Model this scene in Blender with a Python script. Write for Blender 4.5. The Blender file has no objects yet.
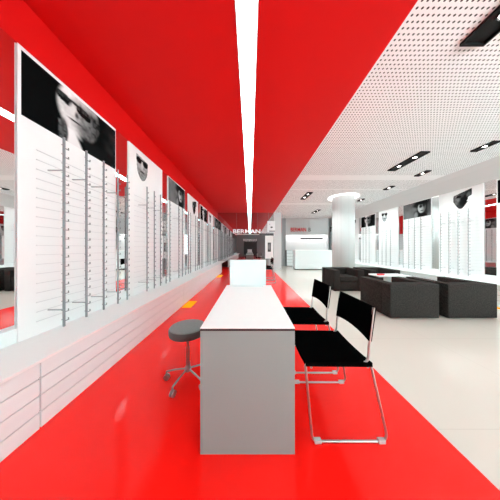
import bpy, bmesh, math, random
from mathutils import Vector, Matrix
PI = math.pi
random.seed(4)
sc = bpy.context.scene
COL = sc.collection

# ------------------------------------------------------------------ materials
def mat(name, color, rough=0.5, metal=0.0, coat=0.0, spec=0.5):
    m = bpy.data.materials.new(name); m.use_nodes = True
    b = m.node_tree.nodes['Principled BSDF']
    b.inputs['Base Color'].default_value = (*color, 1)
    b.inputs['Roughness'].default_value = rough
    b.inputs['Metallic'].default_value = metal
    b.inputs['Coat Weight'].default_value = coat
    b.inputs['Coat Roughness'].default_value = 0.05
    b.inputs['Specular IOR Level'].default_value = spec
    return m
def noisy(name, c1, c2, scale, rough=0.6, bump=0.0, **k):
    m = mat(name, c1, rough, **k); nt = m.node_tree; b = nt.nodes['Principled BSDF']
    tc = nt.nodes.new('ShaderNodeTexCoord'); n = nt.nodes.new('ShaderNodeTexNoise')
    n.inputs['Scale'].default_value = scale; n.inputs['Detail'].default_value = 4
    r = nt.nodes.new('ShaderNodeValToRGB')
    r.color_ramp.elements[0].color = (*c1, 1); r.color_ramp.elements[1].color = (*c2, 1)
    r.color_ramp.elements[0].position = .35; r.color_ramp.elements[1].position = .65
    nt.links.new(tc.outputs['Object'], n.inputs['Vector'])
    nt.links.new(n.outputs['Fac'], r.inputs['Fac']); nt.links.new(r.outputs['Color'], b.inputs['Base Color'])
    if bump:
        bp = nt.nodes.new('ShaderNodeBump'); bp.inputs['Strength'].default_value = bump; bp.inputs['Distance'].default_value = .002
        nt.links.new(n.outputs['Fac'], bp.inputs['Height']); nt.links.new(bp.outputs['Normal'], b.inputs['Normal'])
    return m
def emis(name, color, s):
    m = bpy.data.materials.new(name); m.use_nodes = True; nt = m.node_tree
    nt.nodes.clear(); e = nt.nodes.new('ShaderNodeEmission'); o = nt.nodes.new('ShaderNodeOutputMaterial')
    e.inputs['Color'].default_value = (*color, 1); e.inputs['Strength'].default_value = s
    nt.links.new(e.outputs[0], o.inputs[0]); return m
def tiles(name, c1, c2, w, h, rough, mortar, axis_wall=False, **k):
    m = mat(name, c1, rough, **k); nt = m.node_tree; b = nt.nodes['Principled BSDF']
    tc = nt.nodes.new('ShaderNodeTexCoord'); t = nt.nodes.new('ShaderNodeTexBrick')
    t.offset = 0; t.inputs['Scale'].default_value = 1
    t.inputs['Brick Width'].default_value = w; t.inputs['Row Height'].default_value = h
    t.inputs['Mortar Size'].default_value = mortar; t.inputs['Mortar Smooth'].default_value = .3
    t.inputs['Color1'].default_value = (*c1, 1); t.inputs['Color2'].default_value = (*c1, 1); t.inputs['Mortar'].default_value = (*c2, 1)
    nt.links.new(tc.outputs['Object'], t.inputs['Vector']); nt.links.new(t.outputs['Color'], b.inputs['Base Color'])
    return m
def perforated(name, base, hole, pitch, rad, plain):
    m = mat(name, base, .75, spec=.2); nt = m.node_tree; b = nt.nodes['Principled BSDF']
    L = nt.links.new
    tc = nt.nodes.new('ShaderNodeTexCoord'); sp = nt.nodes.new('ShaderNodeSeparateXYZ'); L(tc.outputs['Object'], sp.inputs[0])
    def M(op, a, bv=None, c=None):
        n = nt.nodes.new('ShaderNodeMath'); n.operation = op
        for i, v in enumerate((a, bv, c)):
            if v is None: continue
            if isinstance(v, (int, float)): n.inputs[i].default_value = v
            else: L(v, n.inputs[i])
        return n.outputs[0]
    def cell(s): return M('SUBTRACT', M('FRACT', M('DIVIDE', s, pitch)), .5)
    cx, cy = cell(sp.outputs['X']), cell(sp.outputs['Y'])
    d = M('SQRT', M('ADD', M('MULTIPLY', cx, cx), M('MULTIPLY', cy, cy)))
    f = M('LESS_THAN', d, rad / pitch)
    for (y0, y1) in plain:                    # unperforated joints between the panels
        ins = M('MULTIPLY', M('GREATER_THAN', sp.outputs['Y'], y0), M('LESS_THAN', sp.outputs['Y'], y1))
        f = M('MULTIPLY', f, M('SUBTRACT', 1, ins))
    mx = nt.nodes.new('ShaderNodeMix'); mx.data_type = 'RGBA'
    L(f, mx.inputs[0]); mx.inputs[6].default_value = (*base, 1); mx.inputs[7].default_value = (*hole, 1)
    L(mx.outputs[2], b.inputs['Base Color'])
    return m
def printed(name):
    m = mat(name, (1, 1, 1), .8, spec=.0); nt = m.node_tree
    a = nt.nodes.new('ShaderNodeVertexColor'); a.layer_name = 'print'
    nt.links.new(a.outputs['Color'], nt.nodes['Principled BSDF'].inputs['Base Color']); return m

WHITE = mat('white_lacquer', (.82, .88, .89), .35)
PANELW = mat('white_panel', (.94, .945, .945), .5)
COUNTER = mat('white_counter', (.94, .96, .96), .3)
GROOVE = mat('grey_rail', (.74, .74, .75), .5)
GAP = mat('shadow_gap_grey', (.10, .10, .10), .8)
REDC = mat('red_ceiling_paint', (.60, .004, .004), .6, spec=.15)
REDF = noisy('red_gloss_floor', (.97, .009, .006), (1.0, .011, .007), 1.5, .14, coat=.0, spec=.28)
WFLOOR = tiles('cream_gloss_tile', (.68, .59, .53), (.62, .53, .475), 1.2, 1.2, .12, .004, spec=.6)
PERF = perforated('perforated_ceiling', (.93, .93, .93), (.02, .02, .02), .0461, .0095, [(4.95, 5.3), (6.1, 6.2), (8.0, 8.3)])
CEILW = mat('plain_ceiling_white', (.70, .70, .695), .7)
WALLW = mat('wall_white', (.82, .82, .82), .6)
WALLG = mat('wall_grey', (.62, .62, .625), .6)
WALLD = mat('wall_darkgrey', (.30, .30, .305), .6)
BLACKW = mat('wall_black', (.015, .015, .016), .5)
WALLB = mat('wall_back_grey', (.16, .16, .165), .6)
MIRROR = mat('mirror_silver', (.93, .935, .935), .0, 1.0)
SMOKED = mat('mirror_smoked', (.52, .52, .53), .02, 1.0)
CHROME = mat('chrome', (.50, .485, .47), .36, .9)
STEEL = mat('satin_steel', (.42, .42, .43), .38, .85)
PEG = mat('peg_steel', (.22, .22, .23), .45, .2)
BLACK = mat('black_fabric', (.0015, .0015, .0015), .95, spec=.0)
BLACKM = mat('black_metal', (.006, .006, .006), .6, spec=.2)
GREYSEAT = noisy('grey_vinyl', (.19, .21, .205), (.215, .235, .23), 60, .5)
GREYSIDE = mat('grey_vinyl_side', (.075, .08, .08), .55)
SOFA = noisy('charcoal_weave', (.014, .0108, .0098), (.043, .035, .032), 55, .9, .6, spec=.15)
TABLEEND = mat('shaded_white_laminate', (.25, .30, .29), .5)  # white end panel; its shade is put into this grey
EDGE = mat('dark_edge', (.02, .008, .008), .6)
MATTEW = mat('matt_white_laminate', (.95, .95, .95), .6, spec=.2)
PLASTIC = mat('clear_glide', (.50, .49, .48), .4)
YEL = emis('yellow_light_patch', (1.0, .36, .01), 1.15)  # emissive colour standing in for yellow light on the floor
STRIP = emis('strip_light', (.50, 1, 1), 15.0)
LENS = emis('spot_lens', (1, .97, .93), 14.0)
RING = emis('ring_glow', (1, .98, .95), 1.8)
REDL = mat('red_letters', (.65, .02, .02), .5)
GREYL = mat('grey_letters', (.2, .2, .2), .5)
WLET = mat('white_letters', (.95, .95, .95), .4)
PILLAR = tiles('pillar_cladding', (.60, .60, .595), (.48, .48, .48), 9, .105, .6, .004)
PRINT = printed('printed_poster')
REDP = mat('red_plastic', (.7, .02, .03), .4)

# ------------------------------------------------------------------ mesh helpers
def box(bm, x0, x1, y0, y1, z0, z1, bev=0.0, seg=2):
    r = bmesh.ops.create_cube(bm, size=1)
    vs = r['verts']
    for v in vs:
        v.co = Vector(((x0 + x1) / 2 + v.co.x * (x1 - x0), (y0 + y1) / 2 + v.co.y * (y1 - y0), (z0 + z1) / 2 + v.co.z * (z1 - z0)))
    if bev:
        es = list({e for v in vs for e in v.link_edges})
        bmesh.ops.bevel(bm, geom=es, offset=bev, segments=seg, affect='EDGES', profile=.5)
def cyl(bm, p0, p1, r, r2=None, seg=20):
    p0, p1 = Vector(p0), Vector(p1); d = p1 - p0
    r2 = r if r2 is None else r2
    m = Matrix.Translation((p0 + p1) / 2) @ d.to_track_quat('Z', 'Y').to_matrix().to_4x4()
    bmesh.ops.create_cone(bm, cap_ends=True, segments=seg, radius1=r, radius2=r2, depth=d.length, matrix=m)
def fillet(pts, rad, n=6, closed=False):
    out = []; N = len(pts)
    for i, p in enumerate(pts):
        p = Vector(p)
        if not closed and i in (0, N - 1): out.append(p); continue
        a = Vector(pts[i - 1]) - p; b = Vector(pts[(i + 1) % N]) - p
        r = rad[i] if isinstance(rad, (list, tuple)) else rad
        if r <= 0: out.append(p); continue
        ang = a.angle(b); t = min(r / math.tan(ang / 2), a.length * .49, b.length * .49)
        A = p + a.normalized() * t; B = p + b.normalized() * t
        for k in range(n + 1):
            s = k / n
            out.append((1 - s) ** 2 * A + 2 * s * (1 - s) * p + s * s * B)
    return out
def tube(bm, pts, r, closed=False, seg=10):
    pts = [Vector(p) for p in pts]; N = len(pts); rings = []
    up = None
    for i, p in enumerate(pts):
        if closed: d = (pts[(i + 1) % N] - pts[i - 1])
        else: d = pts[min(i + 1, N - 1)] - pts[max(i - 1, 0)]
        d.normalize()
        if up is None:
            up = d.orthogonal().normalized()
        else:
            up = (up - d * up.dot(d)).normalized()
        s = d.cross(up)
        rings.append([bm.verts.new(p + (up * math.cos(2 * PI * k / seg) + s * math.sin(2 * PI * k / seg)) * r) for k in range(seg)])
    R = range(N if closed else N - 1)
    for i in R:
        a, b = rings[i], rings[(i + 1) % N]
        off = 0
        if closed and i == N - 1:
            off = min(range(seg), key=lambda o: (a[0].co - b[o].co).length)
        for k in range(seg):
            bm.faces.new((a[k], a[(k + 1) % seg], b[(k + 1 + off) % seg], b[(k + off) % seg]))
    if not closed:
        bm.faces.new(rings[0][::-1]); bm.faces.new(rings[-1])
def lathe(bm, prof, c=(0, 0, 0), seg=40):
    rings = []
    for (r, z) in prof:
        rings.append([bm.verts.new((c[0] + max(r, 1e-4) * math.cos(2 * PI * k / seg), c[1] + max(r, 1e-4) * math.sin(2 * PI * k / seg), c[2] + z)) for k in range(seg)])
    for a, b in zip(rings, rings[1:]):
        for k in range(seg): bm.faces.new((a[k], a[(k + 1) % seg], b[(k + 1) % seg], b[k]))
    bm.faces.new(rings[0][::-1]); bm.faces.new(rings[-1])
def sheet(bm, grid, th):
    """closed slab from a grid of points, thickened along the local normal"""
    n, m = len(grid), len(grid[0])
    def nrm(i, j):
        a = Vector(grid[min(i + 1, n - 1)][j]) - Vector(grid[max(i - 1, 0)][j]); b = Vector(grid[i][min(j + 1, m - 1)]) - Vector(grid[i][max(j - 1, 0)])
        return a.cross(b).normalized()
    T = [[bm.verts.new(Vector(grid[i][j]) + nrm(i, j) * th / 2) for j in range(m)] for i in range(n)]
    B = [[bm.verts.new(Vector(grid[i][j]) - nrm(i, j) * th / 2) for j in range(m)] for i in range(n)]
    for i in range(n - 1):
        for j in range(m - 1):
            bm.faces.new((T[i][j], T[i + 1][j], T[i + 1][j + 1], T[i][j + 1])); bm.faces.new((B[i][j], B[i][j + 1], B[i + 1][j + 1], B[i + 1][j]))
    for i in range(n - 1):
        bm.faces.new((T[i][0], B[i][0], B[i + 1][0], T[i + 1][0])); bm.faces.new((T[i][m - 1], T[i + 1][m - 1], B[i + 1][m - 1], B[i][m - 1]))
    for j in range(m - 1):
        bm.faces.new((T[0][j], T[0][j + 1], B[0][j + 1], B[0][j])); bm.faces.new((T[n - 1][j], B[n - 1][j], B[n - 1][j + 1], T[n - 1][j + 1]))
def obj(name, bm, m, parent=None, smooth=False, loc=None):
    bmesh.ops.recalc_face_normals(bm, faces=bm.faces)
    me = bpy.data.meshes.new(name); bm.to_mesh(me); bm.free()
    me.materials.append(m)
    if smooth:
        for p in me.polygons: p.use_smooth = True
        try: me.set_sharp_from_angle(angle=R(38))
        except Exception: pass
    o = bpy.data.objects.new(name, me); COL.objects.link(o)
    if parent: o.parent = parent
    if loc: o.location = loc
    return o
def R(d): return d * PI / 180
def B(*boxes, bev=0, seg=2):
    bm = bmesh.new()
    for b in boxes: box(bm, *b, bev=bev, seg=seg)
    return bm
def thing(name, label, cat, loc=(0, 0, 0), rz=0, group=None):
    o = bpy.data.objects.new(name, None); COL.objects.link(o); o.empty_display_size = .1
    o.location = loc; o.rotation_euler = (0, 0, rz); tag(o, label, cat, group); return o
def tag(o, label, cat, group=None):
    o['label'] = label; o['category'] = cat
    if group: o['group'] = group
    return o
def struct(name, bm, m, label=None):
    o = obj(name, bm, m); o['kind'] = 'structure'
    if label: o['label'] = label
    return o
def dup(root, loc, rz=None, label=None, group=None):
    r = root.copy(); COL.objects.link(r); r.location = loc
    if rz is not None: r.rotation_euler = (0, 0, rz)
    if label: r['label'] = label
    if group: r['group'] = group
    def rec(a, b):
        for ch in list(a.children):
            c = ch.copy(); COL.objects.link(c); c.parent = b; rec(ch, c)
    rec(root, r); return r
def text(name, body, size, m, parent=None, loc=(0, 0, 0), rot=(PI / 2, 0, 0), ext=.01, width=None, xscale=1):
    cu = bpy.data.curves.new(name, 'FONT'); cu.body = body; cu.size = size; cu.extrude = ext; cu.offset = .004 * size / .24
    cu.align_x = 'LEFT'; cu.resolution_u = 4
    tmp = bpy.data.objects.new('tmp', cu); COL.objects.link(tmp)
    dg = bpy.context.evaluated_depsgraph_get(); me = bpy.data.meshes.new_from_object(tmp.evaluated_get(dg))
    bpy.data.objects.remove(tmp)
    xs = [v.co.x for v in me.vertices]; ys = [v.co.y for v in me.vertices]
    x0, w, h = min(xs), max(xs) - min(xs), max(ys) - min(ys)
    for v in me.vertices:
        v.co.x = (v.co.x - x0) * ((width / w) if width else 1); v.co.y = (v.co.y - min(ys)) * (size / h)
    me.materials.clear(); me.materials.append(m)
    o = bpy.data.objects.new(name, me); COL.objects.link(o); o.parent = parent; o.location = loc; o.rotation_euler = rot
    return o

# ------------------------------------------------------------------ dimensions (m), camera at x=0 y=0 looking along +y
EYE = 1.222; ZC = 3.242; XL = -1.85; XR = 5.65; YE = 10.2; YB = -4.2; YF = 12.85
RX = 1.258                                  # edge between red and white zones (floor)
CX = 1.37                                  # edge of the red ceiling

# ------------------------------------------------------------------ room shell
struct('floor', B((RX, XR + .2, YB, YF + .2, -.1, 0)), WFLOOR)
struct('floor_red', B((XL - .1, RX, YB, YF + .2, -.1, 0)), REDF)
struct('ceiling', B((CX, 5.45, YB, YF + .2, ZC, ZC + .1)), PERF)
struct('ceiling_red', B((XL - .1, CX, YB, YF + .2, ZC, ZC + .1)), REDC)
# sloping cove between the perforated ceiling and the right wall
bm = bmesh.new(); prof = [(5.45, ZC), (5.45, ZC + .1), (XR + .1, ZC + .1), (XR + .1, 2.80), (5.635, 2.80), (5.60, 2.90), (5.52, 3.12)]
va = [bm.verts.new((x, YB, z)) for x, z in prof]; vb = [bm.verts.new((x, YF, z)) for x, z in prof]
bm.faces.new(va); bm.faces.new(vb[::-1])
for i in range(len(prof)): bm.faces.new((va[i], vb[i], vb[(i + 1) % len(prof)], va[(i + 1) % len(prof)]))
struct('trim_1', bm, CEILW)
struct('wall_left', B((XL - .15, XL - .012, YB, YE + .1, 0, 2.855)), WALLW)
struct('wall_left_upper', B((XL - .15, XL, YB, YE + .1, 2.855, ZC)), REDC)
struct('wall_right', B((XR + .012, XR + .15, YB, YF + .2, 0, 2.80)), WALLW)
struct('wall_back', B((XL - .1, 3.35, YB - .1, YB, 0, ZC), (5.5, XR + .15, YB - .1, YB, 0, ZC), (3.35, 5.5, YB - .1, YB, 3.15, ZC), (3.35, 5.5, YB - .1, YB, 0, .1)), WALLB)
struct('door_1', B((-.85, .95, YB, YB + .03, 0, 2.25)), BLACKW)
w_ = struct('added_fill_window', B((3.35, 3.41, YB - .06, YB, .1, 3.15), (5.44, 5.5, YB - .06, YB, .1, 3.15), (4.40, 4.46, YB - .06, YB, .1, 3.15)), BLACKM)  # added window out of view, brings neutral fill light into the room
ld = bpy.data.lights.new('fill_window_portal', 'AREA'); ld.shape = 'RECTANGLE'; ld.size = 2.15; ld.size_y = 3.05; ld.cycles.is_portal = True
lo = bpy.data.objects.new('fill_window_portal', ld); COL.objects.link(lo); lo.location = (4.425, YB - .08, 1.625); lo.rotation_euler = (PI / 2, 0, PI)  # portal for the added fill window
struct('wall_end', B((XL - .1, 1.36, YE + .012, YE + .12, 0, ZC)), WALLG)
struct('wall_end_pier', B((1.36, 1.80, YE, YF, 0, ZC)), WALLG)
struct('added_red_reflection_band', B((1.80, 1.81, YE, 12.09, 2.1, ZC)), REDC)  # unseen red band, added to show as red reflection in the right mirror
struct('wall_far', B((1.80, XR + .15, YF, YF + .1, 0, ZC)), WALLW)
struct('wall_far_return', B((1.80, 2.43, 12.1, YF, 0, ZC)), WALLD)
struct('wall_far_recess', B((2.43, 5.28, 12.4, YF, 0, 2.15)), WALLW)
struct('wall_far_bulkhead', B((2.43, 5.28, 12.1, YF, 2.15, ZC)), WALLG)
struct('wall_far_cheek', B((5.28, 5.33, 12.08, YF, 0, ZC)), WALLG)

m_ = obj('wall_mirror', B((XL - .012, XL, YB, YE, .586, 2.855)), MIRROR); tag(m_, 'long wall mirror behind the white display panels on the left', 'mirror')
m_ = obj('wall_mirror', B((XR, XR + .012, YB, YF, .586, 2.80)), MIRROR); tag(m_, 'long wall mirror behind the white display panels on the right', 'mirror')
m_ = obj('end_mirror', B((XL, 1.36, YE, YE + .012, 0, ZC)), SMOKED); tag(m_, 'full height smoked mirror closing the red aisle at its far end', 'mirror')

# ------------------------------------------------------------------ low cabinets and counters
def counter(x0, x1, y0, y1, side, label):
    t = thing('counter_top', label, 'counter', ((x0 + x1) / 2, 0, 0))
    cx = (x0 + x1) / 2; a, b = x0 - cx, x1 - cx
    obj('worktop', B((a, b, y0, y1, .452, .472), bev=.002), COUNTER, t)
    if side < 0: struct('trim_2', B((x0, x0 + .003, y0, y1, .4725, .586)), COUNTER)
    else: struct('trim_3', B((x1 - .003, x1, y0, y1, .4725, .586)), COUNTER)
    return t
counter(XL, -1.405, YB + .02, YE - .005, -1, 'long white counter top running under the panels on the left wall')
counter(5.14, XR, YB + .02, YF - .01, 1, 'long white counter top running under the panels on the right wall')
CABL = 2.586
def make_cab(label, L):
    t = thing('low_cabinet', label, 'cabinet')
    # local: front faces +x, length along y, back at x=0
    obj('carcass', B((0, .415, .0, L, .0, .45)), GAP, t)
    for k in range(4):
        z0 = .004 + k * .113
        obj('drawer', B((.415, .432, .005, L - .005, z0, z0 + .106), bev=.0008, seg=1), WHITE, t)
    return t
cabL = [(1.205 + CABL * k) for k in range(-1, 4)]
LBL = ['white low drawer cabinet nearest the viewer along the left wall', 'white low drawer cabinet beside the grey stool, second along the left wall',
       'white low drawer cabinet, third from the viewer along the left wall', 'white low drawer cabinet beside the second desk, fourth along the left wall',
       'white low drawer cabinet, farthest one on the left wall']
first = None
for k, y in enumerate(cabL):
    L = CABL if k < 4 else None
    if k == 4:
        if YE - y < .3: continue
    if k < 4:
        if first is None:
            first = make_cab(LBL[0], CABL); first.location = (XL, y, 0); first['group'] = 'low cabinets on the left wall'
        else: 
            if y + CABL > YE: 
                c = make_cab(LBL[k], YE - y - .01); c.location = (XL, y, 0); c['group'] = 'low cabinets on the left wall'
            else: dup(first, (XL, y, 0), 0, LBL[k], 'low cabinets on the left wall')
RB = ['white low drawer cabinet at the right frame edge behind the near armchair', 'white low drawer cabinet on the right wall behind the near pair of armchairs',
      'white low drawer cabinet on the right wall behind the far pair of armchairs', 'white low drawer cabinet at the far end of the right wall']
for k in range(4):
    dup(first, (XR, 1.9 + CABL * (k + 1), 0), PI, RB[k], 'low cabinets on the right wall')

# ------------------------------------------------------------------ display panels
def sst(a, b, x):
    t = min(1, max(0, (x - a) / (b - a))); return t * t * (3 - 2 * t)
def hsh(i, j): 
    v = math.sin(i * 127.1 + j * 311.7) * 43758.5453; return v - math.floor(v)
def vn(x, y):
    i, j = math.floor(x), math.floor(y); fx, fy = x - i, y - j
    fx = fx * fx * (3 - 2 * fx); fy = fy * fy * (3 - 2 * fy)
    return (hsh(i, j) * (1 - fx) + hsh(i + 1, j) * fx) * (1 - fy) + (hsh(i, j + 1) * (1 - fx) + hsh(i + 1, j + 1) * fx) * fy
def el(u, v, cu, cv, ru, rv, soft=.15):
    d = math.sqrt(((u - cu) / ru) ** 2 + ((v - cv) / rv) ** 2); return 1 - sst(1 - soft, 1 + soft, d)
def mixf(a, b, t): return a * (1 - t) + b * t
def p_dark(u, v):
    g = .004 + .02 * sst(.75, .95, u) * vn(u * 14, v * 8)
    w = u + .10 * (v - .5)
    face = el(u, v, .505, .70, .235, .50, .10)
    tex = (vn(u * 44, v * 24) - .5) * .18 + (vn(u * 18 + 7, v * 11) - .5) * .22
    sh = mixf(.66, .16, sst(.42, .56, w)); sh = mixf(sh, .03, sst(.58, .72, w)) + tex * (1 - .6 * sst(.55, .7, w)) + .35 * sst(.84, .98, v)
    g = mixf(g, max(.015, sh), face)
    neck = sst(.33, .37, u + .20 * v) * (1 - sst(.50, .54, u + .30 * v)) * (1 - sst(.26, .36, v))
    g = mixf(g, .85, neck)
    for cu, cv, ru, rv in ((.335, .80, .075, .085), (.54, .775, .085, .095)):
        q = abs((u - cu) / ru) ** 3 + abs((v - cv + .25 * (u - cu)) / rv) ** 3
        g = mixf(g, .006 + .05 * vn(u * 60, v * 10) * (v > cv), 1 - sst(.8, 1.2, q))
    g = mixf(g, .015, el(u, v, .43, .845, .07, .03, .4))
    g = mixf(g, .72, .9 * el(u, v, .415, .66, .035, .13, .5)); g = mixf(g, .06, el(u, v, .46, .62, .02, .07, .6))
    g = mixf(g, .50, .5 * el(u, v, .43, .56, .08, .035, .6)); g = mixf(g, .02, el(u, v, .445, .49, .075, .022, .5))
    g = mixf(g, .45, .6 * el(u, v, .46, .41, .06, .04, .6)); g = mixf(g, .07, .6 * el(u, v, .55, .42, .10, .16, .6))
    g = mixf(g, .02 + .10 * vn(u * 50, v * 30), el(u, v, .325, .15, .045, .24, .2))
    g = mixf(g, .008, sst(.0, .05, u + .33 * v - .56) * (1 - sst(.22, .34, v)))
    return g, 1
def p_woman(u, v):
    g = .16 + .05 * (vn(u * 12, v * 7) - .5)
    g = mixf(g, .02, el(u, v, .70, .60, .34, .62, .25) * sst(.32, .5, u + .12 * math.sin(v * 9)))
    g = mixf(g, .12, .7 * el(u, v, .40, .30, .12, .22, .5) * vn(u * 34, v * 22))
    face = el(u, v, .70, .58, .135, .34, .12)
    g = mixf(g, .48 - .36 * sst(.66, .80, u) + .1 * (vn(u * 26, v * 14) - .5), face)
    g = mixf(g, .02, el(u, v, .665, .66, .055, .10, .4)); g = mixf(g, .03, el(u, v, .775, .70, .05, .10, .4)); g = mixf(g, .01, el(u, v, .70, .90, .20, .16, .4))
    g = mixf(g, .05, el(u, v, .70, .38, .05, .03, .4))
    g = mixf(g, .30, .7 * el(u, v, .50, .12, .06, .22, .4)); g = mixf(g, .008, el(u, v, .72, .06, .16, .17, .2))
    g = mixf(g, .10, .6 * el(u, v, .95, .5, .07, .3, .6))
    return g, 1
def p_beard(u, v):
    d = ((u - .5) / (.46 - .16 * (1 - v) ** 2)) ** 2 + (max(0, (.45 - v)) / .44) ** 2
    a = 1 if d < 1 and v < .97 - .1 * (u - .5) else 0
    g = .38 + .3 * (vn(u * 9, v * 9) - .5)
    g = mixf(g, .10 + .22 * vn(u * 22, v * 22), sst(.52, .40, v)) if False else mixf(g, .09 + .25 * vn(u * 22, v * 22), 1 - sst(.36, .52, v))
    g = mixf(g, .05, sst(.80, .95, u))
    g = mixf(g, .006, el(u, v, .24, .80, .21, .13)); g = mixf(g, .006, el(u, v, .74, .78, .21, .14))
    g = mixf(g, .01, el(u, v, .5, .86, .2, .04)); g = mixf(g, .60, .8 * el(u, v, .47, .62, .08, .14, .5))
    g = mixf(g, .03, el(u, v, .5, .38, .16, .035, .5))
    return g, a
def p_head(u, v):
    hw = .43 if v > .5 else .43 * (max(0, v) / .5) ** .62
    cx_ = .46 + .05 * (v - .5); right = hw + (.10 if v > .62 else 0) - (.07 if .38 < v < .58 else 0)
    a = 1 if (cx_ - hw < u < cx_ + right and v < .80 + .22 * u and (u - .03) > .25 * max(0, v - .7)) else 0
    g = .012 + .05 * vn(u * 9, v * 9) ** 2
    g = mixf(g, .30, .9 * el(u, v, .24, .62, .17, .26, .7) * vn(u * 15, v * 14))
    g = mixf(g, .16, .7 * el(u, v, .85, .72, .10, .12, .6)); g = mixf(g, .22, .6 * el(u, v, .20, .36, .10, .10, .6))
    g = mixf(g, .012, el(u, v, .33, .70, .13, .07)); g = mixf(g, .01, el(u, v, .60, .35, .18, .28, .6))
    return max(.004, g), a
def poster(name, fn, x0, x1, z0, z1, y, nx, nz, parent):
    bm = bmesh.new(); lay = bm.verts.layers.float_color.new('print'); vs = {}; al = {}
    for i in range(nx + 1):
        for j in range(nz + 1):
            u, v = i / nx, j / nz; g, a = fn(u, v)
            w = bm.verts.new((x0 + (x1 - x0) * u, y, z0 + (z1 - z0) * v)); w[lay] = (g, g, g * 1.01, 1); vs[i, j] = w; al[i, j] = a
    for i in range(nx):
        for j in range(nz):
            if al[i, j] + al[i + 1, j] + al[i, j + 1] + al[i + 1, j + 1] >= 3:
                bm.faces.new((vs[i, j], vs[i + 1, j], vs[i + 1, j + 1], vs[i, j + 1]))
    bmesh.ops.delete(bm, geom=[v for v in bm.verts if not v.link_faces], context='VERTS')
    me = bpy.data.meshes.new(name); bm.to_mesh(me); bm.free(); me.materials.append(PRINT)
    o = bpy.data.objects.new(name, me); COL.objects.link(o); o.parent = parent; return o
RODX = [-.32, -.10, .115, .335, .505]
def rod_mesh(top, rr=.0098):
    bm = bmesh.new(); 
    cyl(bm, (0, 0, .045), (0, 0, top), rr, seg=12)
    for k in range(int((top - .1) / .082)):
        z = .09 + k * .082
        box(bm, .006, .040, -.006, .002, z, z + .005); box(bm, .036, .040, -.006, .002, z, z + .022)
        box(bm, -.022, -.006, -.004, .002, z + .02, z + .024)
    me = bpy.data.meshes.new('upright_rod'); bm.to_mesh(me); bm.free(); me.materials.append(PEG)
    bm = bmesh.new()
    box(bm, -.006, .006, 0, .142, -.004, .004)
    mb = bpy.data.meshes.new('bracket'); bm.to_mesh(mb); bm.free(); mb.materials.append(STEEL)
    return me, mb
ROD, BRK = rod_mesh(1.745); ROD2 = rod_mesh(1.745, .0065)[0]
def make_panel(kind, W, H):
    # local: width along x, front towards -y, standing on the counter (z=0), back at y=0
    t = thing('display_panel', 'x', 'display panel')
    bd = B((-W / 2, W / 2, -.014, -.0045, 0, H), bev=.0012, seg=1)
    obj('panel_board', bd, PANELW, t)
    bm = bmesh.new()
    for k in range(19):
        z = .115 + k * .082
        box(bm, -W / 2 + .12, W / 2 - .02, -.022, -.014, z, z + .004)
    obj('shelf_rail', bm, GROOVE, t)
    mg = .02
    if kind == 'dark': poster('poster', p_dark, -W / 2 + mg, W / 2 - .012, H - .035 - .52, H - .035, -.0155, 110, 56, t)
    elif kind == 'woman': poster('poster', p_woman, -W / 2 + .012, W / 2 - .012, H - .02 - .52, H - .02, -.0155, 90, 46, t)
    elif kind == 'beard': poster('portrait', p_beard, -.36, .0, H - .49, H - .09, -.0155, 40, 44, t)
    else: poster('portrait', p_head, -.15, .28, H - .53, H - .05, -.0155, 48, 52, t)
    for x in (RODX if W > 1.025 else RODX[:4]):
        r = bpy.data.objects.new('upright_rod', ROD if W > 1.025 else ROD2); COL.objects.link(r); r.parent = t; r.location = (x, -.176, 0)
        for z in (1.449, .194): b = bpy.data.objects.new('bracket', BRK); COL.objects.link(b); b.parent = r; b.location = (0, 0, z)
    return t
WORDS = {'dark': 'a dark sunglasses poster', 'beard': 'a bearded face in glasses', 'woman': 'a grey poster of a woman', 'head': 'a dark shaded head'}
order = ['dark', 'beard', 'woman', 'head']
PW = 1.03; proto = {}
placeL = ['nearest on the left wall', 'second on the left wall', 'third on the left wall', 'fourth on the left wall',
          'fifth on the left wall', 'sixth on the left wall', 'last on left wall by end mirror']
for k in range(7):
    kd = order[k % 4]; yc = 1.407 + 1.2925 * k + PW / 2
    lb = 'white panel with %s, %s' % (WORDS[kd], placeL[k])
    if yc + PW / 2 > YE - .04: yc = YE - PW / 2 - .04
    if kd not in proto:
        p = make_panel(kd, PW, 2.375); p.location = (XL, yc, .472); p.rotation_euler = (0, 0, PI / 2); proto[kd] = p
        p['label'] = lb; p['group'] = 'display panels on the left wall'
    else: dup(proto[kd], (XL, yc, .472), PI / 2, lb, 'display panels on the left wall')
orderR = ['dark', 'head', 'woman', 'beard', 'dark', 'head', 'woman', 'beard']
placeR = ['cut off by the right frame edge', 'behind the nearest right armchair', 'middle of the right wall', 'right wall between narrow red reflections',
          'just right of the pillar', 'right wall hidden by the pillar', 'right wall beyond the pillar', 'last on right wall by the reception']
protoR = {}
for k in range(8):
    y0 = 3.05 + 1.24 * k; kd = orderR[k]
    lb = 'white panel with %s, %s' % (WORDS[kd], placeR[k])
    w = 1.02
    if y0 + w > YF: y0 = YF - w - .01
    if kd not in protoR:
        p = make_panel(kd, 1.02, 2.322); protoR[kd] = p; p.location = (XR, y0 + w / 2, .472); p.rotation_euler = (0, 0, -PI / 2)
        p['label'] = lb; p['group'] = 'display panels on the right wall'
    else: dup(protoR[kd], (XR, y0 + w / 2, .472), -PI / 2, lb, 'display panels on the right wall')

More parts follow.
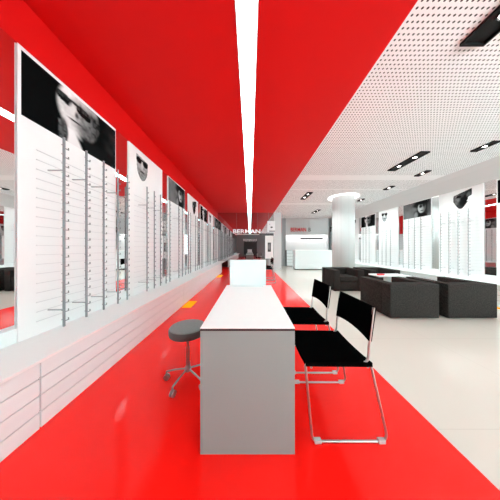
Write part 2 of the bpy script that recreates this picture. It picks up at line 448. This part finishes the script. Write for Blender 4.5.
# ------------------------------------------------------------------ ceiling lights
t = thing('linear_light', 'long thin white light strip set in the red ceiling', 'ceiling light', (-.027, 0, ZC))
obj('housing', B((-.098, -.0885, YB + .05, YE - .01, -.006, 0), (.0885, .098, YB + .05, YE - .01, -.006, 0)), WHITE, t)
obj('diffuser', B((-.088, .088, YB + .05, YE - .01, -.004, 0)), STRIP, t)
def spot_fixture(label, w, L, lamps, loc, power):
    if loc[0] > 4.5: power *= 1.9
    if loc[1] > 6: power *= 3.2
    t = thing('recessed_spotlight', label, 'ceiling light', (loc[0], loc[1], ZC), 0, 'black recessed spotlights in the perforated ceiling')
    bm = bmesh.new(); fr = .018; z0 = -.03
    box(bm, -w / 2, -w / 2 + fr, -L / 2, L / 2, z0, 0); box(bm, w / 2 - fr, w / 2, -L / 2, L / 2, z0, 0)
    box(bm, -w / 2 + fr, w / 2 - fr, -L / 2, -L / 2 + fr, z0, 0); box(bm, -w / 2 + fr, w / 2 - fr, L / 2 - fr, L / 2, z0, 0)
    obj('frame', bm, BLACKM, t)
    obj('tray', B((-w / 2 + fr, w / 2 - fr, -L / 2 + fr, L / 2 - fr, -.006, 0)), BLACKM, t)
    for y in lamps:
        bm = bmesh.new(); lathe(bm, [(.030, -.006), (.056, -.006), (.056, -.022), (.046, -.022), (.043, -.008)], (0, y, 0), 24)
        h = obj('lamp_head', bm, BLACKM, t, True)
        bm = bmesh.new(); lathe(bm, [(.0, -.0085), (.042, -.0085), (.030, -.017), (0, -.019)], (0, y, 0), 24)
        obj('lens', bm, LENS, h)
        ld = bpy.data.lights.new('spot_lamp', 'SPOT'); ld.energy = power; ld.spot_size = R(150); ld.spot_blend = 1.0; ld.shadow_soft_size = .05
        ld.color = (.83, 1, .995)
        lo = bpy.data.objects.new('spot_lamp', ld); COL.objects.link(lo); lo.parent = h; lo.location = (0, y, -.06); lo.visible_glossy = False
    return t
PWR = 38
spot_fixture('big black recessed twin spotlight cut by the top right corner', .235, .90, (-.21, .21), (2.19, 1.31), PWR)
spot_fixture('black twin spotlight nearest the red ceiling, left of the pillar', .2, .90, (-.21, .21), (2.17, 6.87), PWR)
spot_fixture('black recessed twin spotlight with two lit lamps above the armchairs', .2, .90, (-.21, .21), (3.66, 4.16), PWR)
spot_fixture('black twin spotlight farthest away, in front of the reception recess', .2, .90, (-.21, .21), (3.62, 9.8), PWR)
for lb, y in (('small black single spotlight near the right frame edge', 3.52), ('small black single spotlight, second from the right frame edge', 4.79),
              ('small black single spotlight right of the pillar ring', 5.95), ('small black single spotlight touching the lit pillar ring', 7.45)):
    spot_fixture(lb, .14, .35, (0,), (4.64, y), PWR)
# spots outside the frame, seen only as light (same rows continued behind the camera)
for x, y, L in ((3.62, -1.4, .9), (4.64, 2.2, .35)):
    tt = spot_fixture('black recessed spotlight continuing the row behind the viewer', .2 if L > .5 else .14, L, (-.21, .21) if L > .5 else (0,), (x, y), PWR)

# ------------------------------------------------------------------ pillar with ring
bm = bmesh.new(); lathe(bm, [(.40, 0), (.40, ZC)], (0, 0, 0), 64)
o = struct('pillar', bm, PILLAR); o.location = (3.69, 7.05, 0)
for p in o.data.polygons: p.use_smooth = len(p.vertices) == 4
bm = bmesh.new(); sg = 64
pr = [(.42, 0), (.55, 0), (.56, -.03), (.54, -.05), (.50, -.055), (.43, -.04)]
rings = [[bm.verts.new((r * math.cos(2 * PI * k / sg), r * math.sin(2 * PI * k / sg), z)) for k in range(sg)] for r, z in pr]
for a in range(len(pr)):
    A, Bq = rings[a], rings[(a + 1) % len(pr)]
    for k in range(sg): bm.faces.new((A[k], A[(k + 1) % sg], Bq[(k + 1) % sg], Bq[k]))
o = obj('ring_light', bm, RING, None, True, (3.69, 7.05, ZC)); tag(o, 'glowing white ring light around the top of the pillar', 'ceiling light')

# ------------------------------------------------------------------ desk
def make_desk(label, loc, L=1.215, W=.56, H=.75):
    t = thing('desk', label, 'desk', loc)
    obj('tabletop', B((-W / 2, W / 2, 0, L, H - .005, H), bev=.001), MATTEW, t)
    obj('edge_band', B((-W / 2 + .0005, W / 2 - .0005, .0005, L - .0005, H - .018, H - .005)), EDGE, t)
    obj('end_panel', B((-W / 2, W / 2, 0.004, .034, 0, H - .018)), TABLEEND, t)
    obj('end_panel', B((-W / 2, W / 2, L - .034, L - .004, 0, H - .018)), TABLEEND, t)
    obj('stretcher', B((-.015, .015, .034, L - .034, H - .16, H - .018)), TABLEEND, t)
    return t
desk = make_desk('white topped desk with end panel toned grey for shade, in the foreground', (-.0145, 1.05, 0))
t = thing('desk_screen', 'plain white screen standing on the far end of the foreground desk', 'screen', (-.026, 2.19, .75))
obj('screen_panel', B((-.222, .222, 0, .03, .012, .325), bev=.004), WHITE, t)
obj('foot', B((-.19, .19, -.02, .05, 0, .012), bev=.002), WHITE, t)
d2 = dup(desk, (-.0145, 5.9, 0), 0, 'white topped desk farther down the red aisle, mostly hidden by the white screen')
desk['group'] = d2['group'] = 'desks along the red aisle'

# ------------------------------------------------------------------ chair (local: faces -x, near side at y=0)
def make_chair(label, loc):
    t = thing('sled_chair', label, 'chair', loc); W = .415; r = .0078
    def side(y, ys):
        # y = side of the seat and back, ys = side at the floor
        pts = [(.786, y, .845), (.756, y, .60), (.75, y, .487), (.372, y, .490), (.352, y, .480), (.392, ys, r), (.868, ys, r), (.765, y, .486)]
        return fillet(pts, [0, .25, .06, .02, .02, .05, .05, 0], 7)
    for y, ys in ((0, -.012), (W, W + .065)):
        bm = bmesh.new(); tube(bm, side(y, ys), r); f = obj('side_frame', bm, CHROME, t, True)
        for x in (.425, .825):
            g = B((x - .022, x + .022, ys - .013, ys + .013, 0.0, .024), bev=.004); obj('glide', g, PLASTIC, f)
    for x, z in ((.75, .466), (.39, .463)):
        bm = bmesh.new(); tube(bm, [(x, 0, z), (x, W, z)], r * .9); obj('cross_bar', bm, CHROME, t, True)
    # seat
    g = []
    for i in range(13):
        s = i / 12; x = .352 + s * .418; row = []
        for j in range(11):
            w = j / 10; z = .492 - .004 * s - .016 * 4 * w * (1 - w) * (1 - .3 * s)
            row.append((x, -.013 + w * (W + .026), z))
        g.append(row)
    bm = bmesh.new(); sheet(bm, g, .026); obj('seat', bm, BLACK, t, True)
    g = []
    for i in range(11):
        s = i / 10; row = []
        for j in range(13):
            w = j / 12; e = 4 * w * (1 - w)
            zb = .632 + .020 * e; z = zb + (.845 - zb) * s
            x = .755 + .034 * (z - .6) / .245 + .004 * e
            row.append((x, -.006 + w * (W + .012) if True else 0, z))
        g.append(row)
    bm = bmesh.new(); sheet(bm, g, .020); obj('backrest', bm, BLACK, t, True)
    return t
ch = make_chair('black sling chair with chrome sled base nearest the viewer, at the desk', (0, 1.13, 0)); ch['group'] = 'black chairs along the desks'
dup(ch, (0, 1.745, 0), 0, 'black sling chair with chrome sled base behind the nearest one', 'black chairs along the desks')
dup(ch, (.04, 6.2, 0), 0, 'black sling chair at the second desk, seen beside the white screen', 'black chairs along the desks')
dup(ch, (.10, 6.9, 0), 0, 'black sling chair farthest down the red aisle', 'black chairs along the desks')

# ------------------------------------------------------------------ stool
t = thing('swivel_stool', 'grey round swivel stool on five casters left of the desk', 'stool', (-.58, 1.66, 0))
bm = bmesh.new(); lathe(bm, [(.150, .425), (.160, .430), (.164, .442), (.165, .480), (.160, .490)], seg=56); obj('seat_side', bm, GREYSIDE, t, True)
bm = bmesh.new(); lathe(bm, [(.160, .490), (.155, .496), (.13, .500), (.07, .502), (0, .5025)], seg=56); obj('seat_cushion', bm, GREYSEAT, t, True)
bm = bmesh.new(); cyl(bm, (0, 0, .12), (0, 0, .30), .016); cyl(bm, (0, 0, .29), (0, 0, .425), .011); cyl(bm, (0, 0, .405), (0, 0, .425), .05); obj('gas_post', bm, STEEL, t, True)
bm = bmesh.new(); lathe(bm, [(.02, .075), (.028, .082), (.028, .115), (.018, .13)], seg=24); obj('hub', bm, STEEL, t, True)
for k in range(5):
    a = R(180 + 72 * k); c, s = math.cos(a), math.sin(a)
    bm = bmesh.new(); tube(bm, fillet([(.02 * c, .02 * s, .10), (.12 * c, .12 * s, .088), (.198 * c, .198 * s, .072), (.198 * c, .198 * s, .055)], .01, 4), .0075)
    l = obj('leg', bm, STEEL, t, True)
    bm = bmesh.new(); px, py = -s, c; X, Y = .198 * c + .006, .198 * s - .008
    for q in (-1, 1): cyl(bm, (X + px * q * .005, Y + py * q * .005, .026), (X + px * q * .016, Y + py * q * .016, .026), .026, seg=24)
    cyl(bm, (X - px * .005, Y - py * .005, .026), (X + px * .005, Y + py * .005, .026), .010, seg=12)
    box(bm, X - .007, X + .007, Y - .007, Y + .007, .03, .058)
    obj('caster', bm, STEEL, l, True)

# ------------------------------------------------------------------ armchairs (local: opening towards +y, origin at the centre base)
def make_arm(label, loc, rz):
    t = thing('armchair', label, 'armchair', loc, rz, 'charcoal cube armchairs around the low table'); w, d, h, a = .85, .84, .597, .17
    obj('arm', B((-w / 2, -w / 2 + a, -d / 2 + .201, d / 2, .012, h), bev=.014, seg=3), SOFA, t, True)
    obj('arm', B((w / 2 - a, w / 2, -d / 2 + .201, d / 2, .012, h), bev=.014, seg=3), SOFA, t, True)
    obj('backrest', B((-w / 2, w / 2, -d / 2, -d / 2 + .20, .012, h), bev=.012, seg=3), SOFA, t, True)
    obj('seat_base', B((-w / 2 + a + .002, w / 2 - a - .002, -d / 2 + .2, d / 2 - .02, .012, .26), bev=.010), SOFA, t, True)
    obj('seat_cushion', B((-w / 2 + a + .004, w / 2 - a - .004, -d / 2 + .202, d / 2 - .005, .262, .41), bev=.035, seg=4), SOFA, t, True)
    for x in (-.36, .36):
        for y in (-.35, .35): obj('foot', B((x - .025, x + .025, y - .025, y + .025, 0, .012)), BLACKM, t)
    return t
ac = make_arm('charcoal cube armchair in front, its back turned, left one of the near pair', (2.845, 3.49, 0), 0)
dup(ac, (3.845, 3.49, 0), 0, 'charcoal cube armchair in front by the right wall, right one of the near pair')
dup(ac, (2.785, 5.42, 0), PI, 'charcoal cube armchair facing the viewer, left one of the far pair')
dup(ac, (3.80, 5.42, 0), PI, 'charcoal cube armchair behind the low table, right one of the far pair')
t = thing('coffee_table', 'low white table on a square white leg between the armchairs', 'table', (3.47, 4.45, 0))
obj('tabletop', B((-.38, .38, -.20, .20, .525, .555), bev=.004), COUNTER, t)
obj('pedestal', B((-.09, .09, -.06, .06, .02, .525), bev=.004), WHITE, t)
obj('base_plate', B((-.25, .25, -.18, .18, 0, .02), bev=.004), WHITE, t)
o = obj('glasses_case', B((-.08, .08, -.035, .035, 0, .035), bev=.012, seg=3), REDP, None, True, (3.20, 4.36, .555)); tag(o, 'small red case lying on the low white table', 'case')

# ------------------------------------------------------------------ yellow light falling on the floor, put in as glowing patches
for x, y0, y1, lb in ((-1.305, 3.62, 4.10, 'glowing patch for yellow light on the floor beside left cabinets, behind the stool'), (-1.305, 7.4, 8.05, 'glowing patch for yellow light on the floor beside left cabinets, farther one'),
                      (5.03, 3.05, 3.70, 'glowing patch for yellow light on the floor at the right cabinets')):
    t = thing('floor_light_patch', lb, 'light patch', (x, y0, 0), 0, 'yellow light patches on the floor')
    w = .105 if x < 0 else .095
    obj('frame', B((-w, w, 0, .008, 0, .004), (-w, w, y1 - y0 - .008, y1 - y0, 0, .004), (-w, -w + .008, .008, y1 - y0 - .008, 0, .004), (w - .008, w, .008, y1 - y0 - .008, 0, .004)), REDF if x < 0 else WHITE, t)  # rim of the glowing light patch, no lamp fitting
    obj('glow_sheet', B((-w + .008, w - .008, .008, y1 - y0 - .008, 0, .003)), YEL, t)

# ------------------------------------------------------------------ signs
def make_sign(label, loc):
    t = thing('hanging_sign', label, 'sign', loc)
    text('lettering', 'BERMAN', .235, WLET, t, (0, 0, 0), ext=.012, width=1.56)
    obj('underline_bar', B((.12, 1.50, -.008, .008, -.075, -.055)), WLET, t)
    bm = bmesh.new()
    for x in (.2, 1.40): cyl(bm, (x, .0, -.06), (x, .0, ZC - loc[2]), .0018, seg=6)
    obj('cable', bm, STEEL, t); return t
s1 = make_sign('white BERMAN letters hanging in front of the end mirror', (-.97, 10.165, 2.06))
s2 = dup(s1, (-.78, -.75, 2.06), 0, 'white BERMAN letters hanging above the viewer, seen only in the end mirror')
t = thing('wall_sign', 'red and grey BERMAN B letters on the reception bulkhead', 'sign', (2.76, 12.1, 2.34))
text('red_lettering', 'BERMAN', .26, REDL, t, (0, -.012, 0), ext=.012, width=1.05)
text('grey_lettering', 'B', .26, GREYL, t, (1.20, -.012, 0), ext=.012, width=.17)
o = obj('pendant_cable', B((3.975, 3.985, 11.99, 12.0, 2.6, ZC)), STEEL); tag(o, 'thin cable hanging from the ceiling before the reception sign', 'cable')

# reception
t = thing('reception_desk', 'wide white reception desk in front of the lit recess', 'desk', (2.5, 9.9, 0))
obj('body', B((.02, 2.18, .02, .6, .05, 1.06)), WHITE, t); obj('plinth', B((.05, 2.15, .05, .57, 0, .05)), GAP, t)
obj('desk_top', B((0, 2.2, 0, .62, 1.06, 1.11), bev=.003), COUNTER, t)
obj('kick_ledge', B((.0, 2.2, -.02, .02, .06, .30)), WHITE, t)
o = obj('wall_slot', B((3.50, 5.07, 12.385, 12.4, 1.84, 1.94)), BLACKM); tag(o, 'thin black horizontal slot on the bright reception back wall', 'niche')
t = thing('drawer_cabinet', 'small white drawer cabinet left of the reception desk', 'cabinet', (2.46, 11.95, 0))
obj('carcass', B((0, .8, .02, .42, 0, 1.08)), GAP, t)
for k in range(5): obj('drawer', B((.003, .797, 0, .02, .03 + k * .21, .03 + k * .21 + .20)), WHITE, t)
ld = bpy.data.lights.new('bulkhead_lamp', 'AREA'); ld.shape = 'RECTANGLE'; ld.size = 2.7; ld.size_y = .2; ld.energy = 16
lo = bpy.data.objects.new('bulkhead_lamp', ld); COL.objects.link(lo); lo.location = (3.85, 12.22, 2.14)

# poster boards in front of the end mirror
def p_small(u, v):
    g = .85; g = mixf(g, .03, 1 if (.25 < u < .72 and .28 < v < .72) else 0)
    g = mixf(g, .25, el(u, v, .48, .52, .14, .16, .4)); return g, 1
def p_glas(u, v):
    g = .88; g = mixf(g, .04, el(u, v, .55, .42, .16, .07, .3)); g = mixf(g, .3, el(u, v, .30, .70, .05, .04, .5)); g = mixf(g, .25, 1 if v < .1 and u > .2 else 0); return g, 1
t = thing('poster_board', 'white poster board with a small dark portrait beside the end mirror', 'poster', (1.10, 10.14, .62))
obj('board', B((-.23, .23, 0, .03, 0, 1.30)), WHITE, t); poster('poster', p_small, -.20, .20, .03, 1.27, -.002, 20, 50, t)
obj('foot', B((-.20, .20, -.06, .05, -.62, -.60), (-.02, .02, .002, .028, -.60, 0)), STEEL, t)
t = thing('hanging_poster', 'white hanging poster with dark glasses above the portrait board', 'poster', (1.21, 10.14, 2.14))
obj('board', B((-.22, .22, 0, .03, 0, .62)), WHITE, t); poster('poster', p_glas, -.21, .21, .01, .61, -.002, 36, 44, t)
bm = bmesh.new(); cyl(bm, (-.15, .015, .62), (-.15, .015, ZC - 2.14), .003, seg=6); cyl(bm, (.13, .015, .62), (.13, .015, ZC - 2.14), .003, seg=6); obj('cable', bm, STEEL, t)

# ------------------------------------------------------------------ world, camera, view
w = bpy.data.worlds.new('world'); sc.world = w; w.use_nodes = True
w.node_tree.nodes['Background'].inputs[0].default_value = (.75, .98, .985, 1); w.node_tree.nodes['Background'].inputs[1].default_value = 1
_n = w.node_tree; _tc = _n.nodes.new('ShaderNodeTexCoord'); _sx = _n.nodes.new('ShaderNodeSeparateXYZ'); _mr = _n.nodes.new('ShaderNodeMapRange')
_mr.inputs['From Min'].default_value = -.03; _mr.inputs['From Max'].default_value = .03; _mr.inputs['To Min'].default_value = 44; _mr.inputs['To Max'].default_value = 16  # ground half made brighter than the sky, added to light the ceiling
_n.links.new(_tc.outputs['Generated'], _sx.inputs[0]); _n.links.new(_sx.outputs['Z'], _mr.inputs['Value']); _n.links.new(_mr.outputs[0], _n.nodes['Background'].inputs[1])
cd = bpy.data.cameras.new('camera'); cam = bpy.data.objects.new('camera', cd); COL.objects.link(cam)
cam.location = (0, 0, EYE); cam.rotation_euler = (PI / 2, 0, 0); cd.sensor_width = 36; cd.lens = 178 / 500 * 36; cd.shift_y = -.004; cd.clip_start = .02
sc.camera = cam
sc.view_settings.view_transform = 'Standard'; sc.view_settings.look = 'None'; sc.view_settings.gamma = 1; sc.view_settings.exposure = 0.08
sc.view_settings.use_curve_mapping = False
cy = sc.cycles
cy.max_bounces = 14; cy.diffuse_bounces = 6; cy.glossy_bounces = 10; cy.transmission_bounces = 2
cy.use_denoising = True; cy.caustics_reflective = True; cy.sample_clamp_indirect = 6; cy.blur_glossy = .5
